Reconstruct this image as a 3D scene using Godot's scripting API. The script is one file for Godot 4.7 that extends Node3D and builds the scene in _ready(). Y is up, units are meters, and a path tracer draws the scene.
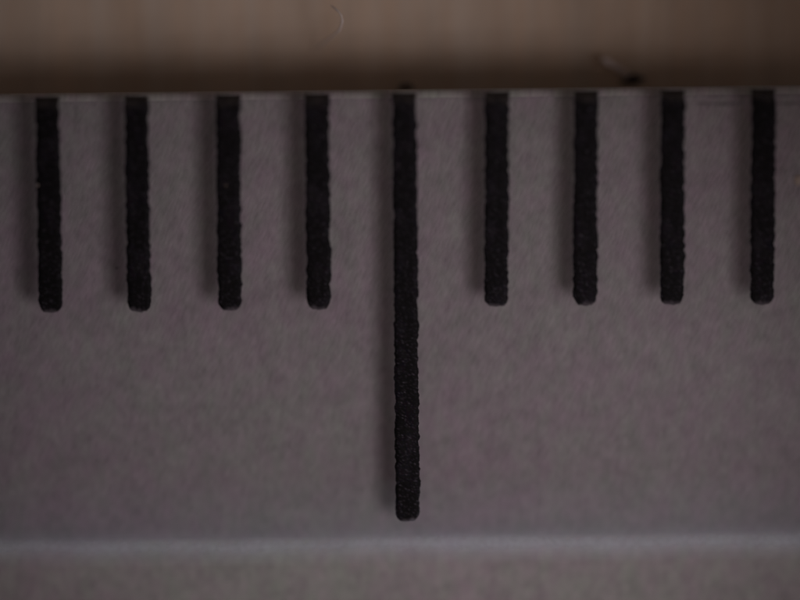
extends Node3D
# A close view of the graduated edge of a ruler on a wooden table.
# Lengths below are written in the ruler's own divisions and turned into metres by U.
const U := 0.01
const TOP := 1.6             # height of the ruler's clear face above the table
const GAP := 0.36            # thickness of the clear cover over the scale
const EDGE := -2.33          # the ruler's graduated edge, in its own axes
const COVER_END := 2.80      # where the clear cover stops
const TURN := 0.62           # the ruler lies slightly turned, degrees

var names := {}
var ruler: Node3D

func lin(r: float, g: float, b: float) -> Color:
	return Color(r, g, b).linear_to_srgb()

func numbered(called: String) -> String:
	var n: int = names.get(called, 0)
	names[called] = n + 1
	return called if n == 0 else "%s_%03d" % [called, n]

func tag(o: Node3D, label: String, category: String, group := "") -> void:
	o.set_meta("label", label)
	o.set_meta("category", category)
	if group:
		o.set_meta("group", group)

func mesh(called: String, st: SurfaceTool, m: Material, parent: Node) -> MeshInstance3D:
	st.generate_normals()
	var o := MeshInstance3D.new()
	o.name = called if parent != self else numbered(called)
	o.mesh = st.commit()
	o.material_override = m
	parent.add_child(o, true)
	return o

func start() -> SurfaceTool:
	var st := SurfaceTool.new()
	st.begin(Mesh.PRIMITIVE_TRIANGLES)
	return st

func _ready() -> void:
	# camera
	var cam := Camera3D.new()
	cam.name = "camera"
	cam.fov = 8.541
	cam.near = 0.02
	cam.far = 20.0
	var eye := Vector3(0, TOP + 44.458, -6.962) * U
	cam.look_at_from_position(eye, Vector3(0, TOP, 0) * U, Vector3(0, 0, -1))
	var lens := CameraAttributesPhysical.new()
	lens.frustum_focal_length = 160.0
	lens.exposure_aperture = 2.7
	lens.frustum_near = 0.02
	lens.frustum_far = 20.0
	lens.frustum_focus_distance = 0.4522
	cam.attributes = lens
	cam.fov = 8.541
	cam.near = 0.02
	cam.far = 20.0
	add_child(cam)
	cam.current = true
	# the dim warm room around, and the exposure
	var we := WorldEnvironment.new()
	we.name = "room_light"
	var env := Environment.new()
	env.background_mode = Environment.BG_COLOR
	env.background_color = lin(0.044, 0.034, 0.033)
	env.tonemap_mode = Environment.TONE_MAPPER_LINEAR
	env.tonemap_exposure = 1.0
	env.sdfgi_enabled = true
	env.ssao_enabled = true
	env.ssil_enabled = true
	we.environment = env
	add_child(we)
	# lamps: cool key spots from the right, warm fill spots overhead, an added low light
	cluster("key_lamp", Vector3(15.0, 25.3, 5.1), Vector3(0.0, TOP, 1.2), lin(0.97, 0.86, 0.92), 0.0285, 12.4, 7.2, 12, 1.6)
	cluster("overhead_fill", Vector3(0.5, 27.6, 5.6), Vector3(1.5, TOP, -0.9), lin(1.0, 0.62, 0.48), 0.0019, 13.0, 8.5, 10, 1.8)
	var win := AreaLight3D.new()  # added unseen cool light, there for a slight gloss on the ruler
	win.name = "added_rim_light"
	win.area_size = Vector2(0.9, 0.3)
	win.light_color = lin(0.62, 0.78, 1.0)
	win.light_energy = 0.006
	win.shadow_enabled = true
	win.look_at_from_position(Vector3(-8, 55, 110) * U, Vector3(0, TOP, 2) * U, Vector3.UP)
	add_child(win)
	# the setting, the ruler, the bits of dust
	make_table()
	make_ruler()
	make_dust()

# a round cluster of added spots; their shared pool imitates lens darkening at the corners
func cluster(called: String, away: Vector3, to: Vector3, c: Color, energy: float, half_angle: float, reach: float, count: int, radius: float) -> void:
	var side := away.cross(Vector3(0, 0, 1)).normalized()
	var up := away.cross(side).normalized()
	for k in count:
		var a := 2.39996 * k
		var d := reach * sqrt((k + 0.5) / count)
		spot(called, to + away + (side * cos(a) + up * sin(a)) * d, to, c, energy / count, half_angle, radius)

func spot(called: String, from: Vector3, to: Vector3, c: Color, energy: float, half_angle: float, radius: float) -> void:
	var l := SpotLight3D.new()
	l.name = numbered(called)
	l.light_color = c
	l.light_energy = energy
	l.spot_range = 20.0
	l.spot_attenuation = 2.0
	l.spot_angle = half_angle
	l.spot_angle_attenuation = 1.0
	l.light_size = radius * U
	l.shadow_enabled = true
	l.look_at_from_position(from * U, to * U, Vector3(0, 0, -1))
	add_child(l)

# ---------------------------------------------------------------- textures
func noise(sd: int, period: float, octaves := 2) -> FastNoiseLite:
	var n := FastNoiseLite.new()
	n.seed = sd
	n.noise_type = FastNoiseLite.TYPE_SIMPLEX_SMOOTH
	n.frequency = 1.0 / period
	n.fractal_type = FastNoiseLite.FRACTAL_FBM
	n.fractal_octaves = octaves
	return n

# matte, faintly fibrous face: [colour, height]; `span` millimetres across
func fibre_maps(side: int, span: float, base: Color, sd: int) -> Array:
	var blotch := noise(sd, 0.55, 3)
	var tint := noise(sd + 1, 0.42, 3)
	var wide := noise(sd + 7, 2.6, 2)
	var mid := noise(sd + 2, 0.16, 2)
	var fibre := noise(sd + 3, 0.05, 2)
	var grain := noise(sd + 4, 0.018, 1)
	var im := Image.create(side, side, false, Image.FORMAT_RGB8)
	var hi := Image.create(side, side, false, Image.FORMAT_RGB8)
	var cs := cos(0.42)
	var sn := sin(0.42)
	for j in side:
		for i in side:
			var x := span * i / side
			var y := span * j / side
			var a := x * cs + y * sn
			var b := (y * cs - x * sn) * 0.28
			var f := fibre.get_noise_2d(a, b)
			var m := mid.get_noise_2d(x, y * 0.7)
			var g := grain.get_noise_2d(x, y)
			var lum := 1.0 + 0.12 * blotch.get_noise_2d(x, y) + 0.14 * m + 0.13 * f + 0.05 * g
			var t := 0.085 * tint.get_noise_2d(x * 1.3, y * 0.8) + 0.05 * wide.get_noise_2d(x, y)
			im.set_pixel(i, j, Color(base.r * lum * (1.0 + 0.5 * t), base.g * lum * (1.0 - t), base.b * lum * (1.0 + 0.3 * t)).linear_to_srgb())
			var h := 0.5 + 0.30 * f + 0.22 * m + 0.12 * g
			hi.set_pixel(i, j, Color(h, h, h))
	return [ImageTexture.create_from_image(im), ImageTexture.create_from_image(hi)]

func wood_map(side: int, span: float) -> ImageTexture:
	var broad := noise(51, 1.3, 3)
	var streak := noise(52, 0.30, 3)
	var pore := noise(53, 0.09, 2)
	var im := Image.create(side, side, false, Image.FORMAT_RGB8)
	for j in side:
		for i in side:
			var x := span * i / side
			var y := span * j / side
			var w := x + 0.15 * broad.get_noise_2d(x * 0.4, y * 0.15)
			var lum := 1.0 + 0.09 * broad.get_noise_2d(w, y * 0.1) + 0.05 * streak.get_noise_2d(w, y * 0.09) + 0.04 * pore.get_noise_2d(w, y * 0.12)
			var t := 0.06 * streak.get_noise_2d(w + 40.0, y * 0.05)
			im.set_pixel(i, j, Color(0.70 * lum, 0.575 * lum * (1.0 - t), 0.435 * lum * (1.0 - 2.0 * t)).linear_to_srgb())
	return ImageTexture.create_from_image(im)

# ---------------------------------------------------------------- builders
# a bar of constant section along x; profile points are (z, y) in mm, closed, walked so that faces look outwards
func bar(profile: Array, x0: float, x1: float, span: float, at := 0.0, skip := []) -> SurfaceTool:
	var st := start()
	st.set_smooth_group(-1)
	var n := profile.size()
	for k in n:
		if k in skip:
			continue
		var a: Vector2 = profile[k]
		var b: Vector2 = profile[(k + 1) % n]
		var q := [Vector3(x0, a.y, a.x), Vector3(x1, a.y, a.x), Vector3(x1, b.y, b.x), Vector3(x0, b.y, b.x)]
		st.set_smooth_group(1 if a.distance_to(b) < 0.1 else -1)
		for c in [0, 1, 2, 0, 2, 3]:
			var p: Vector3 = q[c]
			st.set_uv(Vector2(p.x / span + 0.5, (p.z + at - p.y) / span + 0.5))
			st.add_vertex(p * U)
	var poly := PackedVector2Array()
	for p in profile:
		poly.append(p)
	var tri := Geometry2D.triangulate_polygon(poly)
	st.set_smooth_group(-1)
	for side in ([x0, x1] if skip.is_empty() else []):
		for t in range(0, tri.size(), 3):
			var order := [tri[t], tri[t + 1], tri[t + 2]]
			if side == x1:
				order.reverse()
			for c in order:
				st.set_uv(Vector2(profile[c].x / span, profile[c].y / span))
				st.add_vertex(Vector3(side, profile[c].y, profile[c].x) * U)
	return st

func arc(cz: float, cy: float, r: float, a0: float, a1: float, n: int) -> Array:
	var out := []
	for k in n + 1:
		var a := deg_to_rad(lerpf(a0, a1, float(k) / n))
		out.append(Vector2(cz + r * cos(a), cy + r * sin(a)))
	return out

func make_table() -> void:
	var m := StandardMaterial3D.new()
	m.albedo_texture = wood_map(900, 14.0)
	m.roughness = 0.75
	m.metallic_specular = 0.3
	# a slab with softened arrises, running well past the picture on all sides
	var p := [Vector2(-150, -20), Vector2(-150, -1)] + arc(-149, -1, 1, 180, 90, 6) + [Vector2(149, 0)] + arc(149, -1, 1, 90, 0, 6) + [Vector2(150, -20)]
	p.reverse()
	var o := mesh("tabletop", bar(p, -200, 200, 14.0), m, self)
	tag(o, "plain brown wooden tabletop under the ruler", "table")
	o.set_meta("kind", "structure")

func make_ruler() -> void:
	ruler = Node3D.new()
	ruler.name = "ruler"
	ruler.rotation_degrees.y = TURN
	add_child(ruler)
	tag(ruler, "grey ruler with clear cover and black tick marks lying on the brown table", "ruler")
	var face := TOP - GAP
	# opaque body, undercut along the graduated edge
	var maps := fibre_maps(1100, 11.0, Color(0.430, 0.417, 0.417), 11)
	var bm := StandardMaterial3D.new()
	bm.albedo_texture = maps[0]
	bm.albedo_color = lin(1.0, 0.99, 0.94)
	bm.roughness = 0.7
	bm.metallic_specular = 0.3
	bm.heightmap_enabled = true
	bm.heightmap_texture = maps[1]
	bm.heightmap_scale = 0.006
	var p := [Vector2(-2.0, 0.003), Vector2(EDGE + 0.012, face - 0.14)] + arc(EDGE + 0.10, face - 0.088, 0.088, 180, 90, 8)
	p += arc(25.7, face - 0.3, 0.3, 90, 0, 6) + [Vector2(26.0, 0.003)]
	p.reverse()
	mesh("body", bar(p, -16, 16, 11.0), bm, ruler)
	# the printed strip that carries the shadow of the marks
	var sm: StandardMaterial3D = bm.duplicate()
	sm.albedo_color = lin(0.75, 0.71, 0.725)
	p = [Vector2(EDGE + 0.10, face), Vector2(EDGE + 0.10, face + 0.004), Vector2(COVER_END, face + 0.004), Vector2(COVER_END, face)]
	p.reverse()
	mesh("scale_strip", bar(p, -15.99, 15.99, 11.0, 1.7), sm, ruler)
	# clear cover with a rounded lip at the edge and a rounded shoulder where it stops
	var cm := StandardMaterial3D.new()
	cm.transparency = BaseMaterial3D.TRANSPARENCY_ALPHA
	cm.albedo_color = Color(0.9, 0.92, 0.95, 0.03)
	cm.roughness = 0.24
	cm.metallic_specular = 0.25
	p = [Vector2(EDGE, face + 0.02)] + arc(EDGE + 0.09, TOP - 0.09, 0.09, 180, 90, 8) + arc(25.9, TOP - 0.1, 0.1, 90, 0, 5) + [Vector2(26.0, face + 0.02)]
	p.reverse()
	mesh("clear_cover", bar(p, -15.98, 15.98, 11.0, 0.0, [p.size() - 1]), cm, ruler)
	# a pale bluish highlight line painted on a low ridge, patchy along its length
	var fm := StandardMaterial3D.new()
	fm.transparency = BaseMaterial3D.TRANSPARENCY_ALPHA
	fm.albedo_texture = highlight_map()
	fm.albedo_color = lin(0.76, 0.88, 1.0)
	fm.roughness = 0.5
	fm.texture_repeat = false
	mesh("highlight_ridge", ridge(), fm, ruler)
	# the marks: x and z at the edge, x and z at the far end
	var im := StandardMaterial3D.new()
	im.vertex_color_use_as_albedo = true
	im.roughness = 0.65
	im.metallic_specular = 0.25
	var ticks := [[-3.898, -3.912, 0.105], [-2.909, -2.920, 0.105], [-1.886, -1.906, 0.104], [-0.898, -0.909, 0.104], [0.075, 0.057, 2.539],
		[1.103, 1.080, 0.091], [2.091, 2.072, 0.090], [3.058, 3.046, 0.090], [4.069, 4.054, 0.101]]
	for k in ticks.size():
		var o := mesh("tick_mark", tick(ticks[k][0], ticks[k][1], ticks[k][2], 100 + k), im, ruler)
		if k == 4:
			o.set_meta("label", "long black tick mark, the only long one")
	for k in 4:   # the same row runs on past the picture
		mesh("tick_mark", tick(5.06 + k, 5.05 + k, 2.54 if k == 0 else 0.1, 200 + k), im, ruler)
		mesh("tick_mark", tick(-4.92 - k, -4.93 - k, 2.54 if k == 0 else 0.1, 220 + k), im, ruler)
	# a faint dark scuff just inside the edge, towards the right
	var scm := StandardMaterial3D.new()
	scm.albedo_color = lin(0.15, 0.14, 0.145)
	scm.roughness = 0.8
	mesh("scuff_line", streak([Vector3(3.30, TOP, -2.178), Vector3(3.6, TOP, -2.168), Vector3(3.95, TOP, -2.172)], 0.014, 0.003, 31), scm, ruler)
	mesh("scuff_line", streak([Vector3(4.19, TOP, -2.166), Vector3(4.6, TOP, -2.164), Vector3(5.2, TOP, -2.17)], 0.013, 0.003, 32), scm, ruler)

# a very low rounded ridge along the ruler, carrying the painted highlight
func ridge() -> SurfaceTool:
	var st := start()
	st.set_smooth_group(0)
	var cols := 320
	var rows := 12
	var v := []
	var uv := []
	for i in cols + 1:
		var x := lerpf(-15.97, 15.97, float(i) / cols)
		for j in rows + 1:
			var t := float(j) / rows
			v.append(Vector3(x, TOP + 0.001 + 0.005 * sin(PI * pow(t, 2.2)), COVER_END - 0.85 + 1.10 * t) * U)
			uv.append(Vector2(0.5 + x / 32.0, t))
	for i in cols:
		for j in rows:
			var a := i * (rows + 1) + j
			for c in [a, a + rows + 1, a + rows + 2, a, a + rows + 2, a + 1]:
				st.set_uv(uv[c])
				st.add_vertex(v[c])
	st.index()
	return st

# opacity of the painted highlight: soft to both sides, uneven along it
func highlight_map() -> ImageTexture:
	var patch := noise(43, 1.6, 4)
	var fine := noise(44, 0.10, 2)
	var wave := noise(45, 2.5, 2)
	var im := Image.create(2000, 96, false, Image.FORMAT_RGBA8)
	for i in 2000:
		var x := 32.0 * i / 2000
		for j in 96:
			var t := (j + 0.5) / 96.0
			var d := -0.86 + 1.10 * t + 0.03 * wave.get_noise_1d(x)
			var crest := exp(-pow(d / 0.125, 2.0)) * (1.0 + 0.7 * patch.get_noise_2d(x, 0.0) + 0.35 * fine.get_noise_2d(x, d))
			var haze := exp(d / 0.36) if d < 0.0 else exp(-d / 0.10)  # pale haze painted over the face to brighten it near the line
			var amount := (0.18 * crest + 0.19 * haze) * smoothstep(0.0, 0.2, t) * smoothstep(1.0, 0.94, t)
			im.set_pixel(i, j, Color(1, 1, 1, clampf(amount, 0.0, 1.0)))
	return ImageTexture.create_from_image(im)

# height of the cover's top at z, rounded lip included
func lip(z: float) -> float:
	var d := EDGE + 0.09 - z
	return TOP if d <= 0.0 else TOP - 0.09 + sqrt(maxf(0.0, 0.0081 - d * d))

# one mark of thick printing ink: ragged edges, a domed pitted face and a thin grey end
func tick(x0: float, x1: float, z1: float, sd: int) -> SurfaceTool:
	var st := start()
	st.set_smooth_group(0)
	var rag := noise(sd, 0.13, 4)
	var wander := noise(sd + 500, 0.5, 2)
	var pit := noise(sd + 900, 0.04, 2)
	var rng := RandomNumberGenerator.new()
	rng.seed = sd
	var z0 := EDGE + 0.005
	var step := 0.011
	var rows := int((z1 - z0) / step) + 1
	var cols := 16
	var notch := rng.randf_range(-0.6, 0.6)
	var grid := []
	var tints := []
	for j in rows + 1:
		var z := lerpf(z0, z1, float(j) / rows)
		var f := float(j) / rows
		var cx := lerpf(x0, x1, f)
		var to_end := z1 - z
		var half := 0.136
		var l := -half + 0.020 * rag.get_noise_2d(z, 3.0) + 0.010 * wander.get_noise_2d(z, 0.0)
		var r := half + 0.023 * rag.get_noise_2d(z, 9.0) + 0.010 * wander.get_noise_2d(z, 7.0)
		if to_end < 0.13:
			var e := 1.0 - to_end / 0.13
			var s := sqrt(maxf(0.0, 1.0 - e * e * 0.80))
			l *= s
			r *= s
		for i in cols + 1:
			var u := 2.0 * i / cols - 1.0
			var x := cx + lerpf(l, r, float(i) / cols)
			var grey_at := 0.062 + 0.018 * pit.get_noise_2d(x * 0.6, 40.0) - 0.02 * absf(u - notch)
			var thin := clampf((grey_at - to_end) / 0.03, 0.0, 1.0)
			var h := 0.016 * (1.0 - pow(absf(u), 6.0)) * (1.0 - 0.8 * thin) + 0.003 * pit.get_noise_2d(x, z)
			if j == rows or i == 0 or i == cols:
				h = -0.004
			var y := lip(z) + h + 0.001
			var zz := z - (0.012 * rag.get_noise_2d(x, 77.0) + 0.018 * u * u if j == rows else 0.0)
			grid.append(Vector3(x, y, zz) * U)
			var sp := pit.get_noise_2d(x * 1.2 + 50.0, z * 1.2)
			var v := 0.0045 + 0.075 * maxf(0.0, sp - 0.22) + 0.012 * maxf(0.0, wander.get_noise_2d(x * 2.0, z + 30.0)) + (rng.randf() * 0.09 if rng.randf() < 0.02 else 0.0)
			var worn := clampf(1.0 - (z - z0) / 0.15 + 0.5 * rag.get_noise_2d(x, z + 20.0), 0.0, 1.0)
			tints.append(Color(v, v * 0.9, v * 1.1).lerp(Color(0.085, 0.076, 0.084), thin).lerp(Color(0.055, 0.048, 0.042), worn * 0.9))
	for j in rows:
		for i in cols:
			var a := j * (cols + 1) + i
			for c in [a, a + 1, a + cols + 2, a, a + cols + 2, a + cols + 1]:
				st.set_color(tints[c])
				st.add_vertex(grid[c])
	st.index()
	return st

# a thin rounded thread along points in mm; flattened when tall < wide
func streak(points: Array, wide: float, tall: float, sd: int) -> SurfaceTool:
	var curve := Curve3D.new()
	for k in points.size():
		var t: Vector3 = (points[mini(k + 1, points.size() - 1)] - points[maxi(k - 1, 0)]) / 5.0
		curve.add_point(points[k], -t, t)
	curve.bake_interval = 0.02
	var st := start()
	st.set_smooth_group(0)
	var n := maxi(8, int(curve.get_baked_length() / 0.03))
	var wob := noise(sd, 0.15, 2)
	var ring := 8
	var v := []
	for k in n + 1:
		var s := float(k) / n
		var at := curve.sample_baked(s * curve.get_baked_length())
		var ahead := curve.sample_baked(minf(1.0, s + 0.02) * curve.get_baked_length()) - curve.sample_baked(maxf(0.0, s - 0.02) * curve.get_baked_length())
		var side := Vector3(-ahead.z, 0, ahead.x).normalized()
		var taper := pow(maxf(0.0, 1.0 - pow(absf(2.0 * s - 1.0), 6.0)), 0.5) * (1.0 + 0.6 * wob.get_noise_2d(s * 2.0, 0.0)) + 0.02
		for q in ring:
			var a := TAU * q / ring
			v.append((at + side * cos(a) * wide * taper + Vector3(0, sin(a) * tall * taper, 0)) * U)
	for k in n:
		for q in ring:
			var a := k * ring + q
			var b := k * ring + (q + 1) % ring
			for c in [a, a + ring, b + ring, a, b + ring, b]:
				st.add_vertex(v[c])
	st.index()
	return st

# an irregular crumb: a lumpy pebble, radii in mm
func crumb(radii: Vector3, sd: int, rough := 0.5) -> SurfaceTool:
	var st := start()
	st.set_smooth_group(0)
	var n := noise(sd, 1.1, 3)
	var rows := 14
	var cols := 22
	var v := []
	for j in rows + 1:
		var t := PI * j / rows
		for i in cols:
			var f := TAU * i / cols
			var d := Vector3(sin(t) * cos(f), cos(t), sin(t) * sin(f))
			v.append(d * radii * (1.0 + rough * n.get_noise_3dv(d * 1.3)) * U)
	for j in rows:
		for i in cols:
			var a := j * cols + i
			var b := j * cols + (i + 1) % cols
			for c in [a, b, b + cols, a, b + cols, a + cols]:
				st.add_vertex(v[c])
	st.index()
	return st

func plain(c: Color, rough := 0.8) -> StandardMaterial3D:
	var m := StandardMaterial3D.new()
	m.albedo_color = c
	m.roughness = rough
	m.metallic_specular = 0.3
	return m

func on_ruler(x: float, z: float, y := TOP) -> Vector3:
	return Vector3(x, y, z).rotated(Vector3.UP, deg_to_rad(TURN))

func bit(called: String, st: SurfaceTool, m: Material, at: Vector3, turn: float, label: String, category: String, group := "") -> void:
	var o := mesh(called, st, m, self)
	o.position = at * U
	o.rotation_degrees.y = turn
	tag(o, label, category, group)

func make_dust() -> void:
	var pale := plain(lin(0.45, 0.39, 0.34))
	var dark := plain(lin(0.05, 0.045, 0.05))
	var o := mesh("hair", streak([Vector3(-0.80, 0.6, -3.235), Vector3(-0.667, 0.7, -3.119), Vector3(-0.680, 0.6, -2.963), Vector3(-0.797, 0.4, -2.832), Vector3(-0.942, 0.1, -2.692), Vector3(-1.0, 0.0, -2.64)], 0.012, 0.011, 61), plain(lin(0.86, 0.78, 0.70)), self)
	tag(o, "thin pale bent hair standing on the brown table above the ruler", "hair")
	o = mesh("lint_tuft", streak([Vector3(2.64, 0.03, -2.34), Vector3(2.52, 0.14, -2.44), Vector3(2.42, 0.24, -2.51), Vector3(2.29, 0.20, -2.585)], 0.05, 0.035, 71), plain(lin(0.75, 0.66, 0.60)), self)
	tag(o, "pale blurred tuft of lint standing on the table beside the dark crumb", "lint")
	bit("dirt_crumb", crumb(Vector3(0.105, 0.04, 0.045), 72, 0.9), dark, Vector3(2.66, 0.04, -2.32), 8, "dark crumb on the table against the ruler's edge beside the pale lint", "dirt")
	bit("dirt_crumb", crumb(Vector3(0.075, 0.04, 0.04), 73, 0.9), dark, Vector3(0.058, 0.03, -2.22), 0, "small dark crumb on the table at the top of the long tick mark", "dirt")
	bit("dust_speck", crumb(Vector3(0.045, 0.02, 0.06), 74), plain(lin(0.42, 0.36, 0.30)), on_ruler(4.45, -1.306, TOP + 0.01), 0, "largest pale dust speck, on the ruler right of the last tick mark", "dust", "dust specks on the ruler")
	bit("dust_speck", crumb(Vector3(0.014, 0.012, 0.018), 75), pale, on_ruler(-4.022, -1.341, TOP + 0.005), 0, "tiny pale dust speck at the left side of the first tick mark", "dust", "dust specks on the ruler")
	bit("dust_speck", crumb(Vector3(0.014, 0.012, 0.018), 76), plain(lin(0.13, 0.11, 0.09)), on_ruler(-1.926, -1.319, TOP + 0.022), 0, "tiny pale dust speck on the third tick mark from the left", "dust", "dust specks on the ruler")
	bit("dust_speck", crumb(Vector3(0.014, 0.012, 0.012), 77), dark, on_ruler(-3.162, -0.397, TOP + 0.005), 0, "tiny dark dust speck between the first and second tick marks", "dust", "dust specks on the ruler")
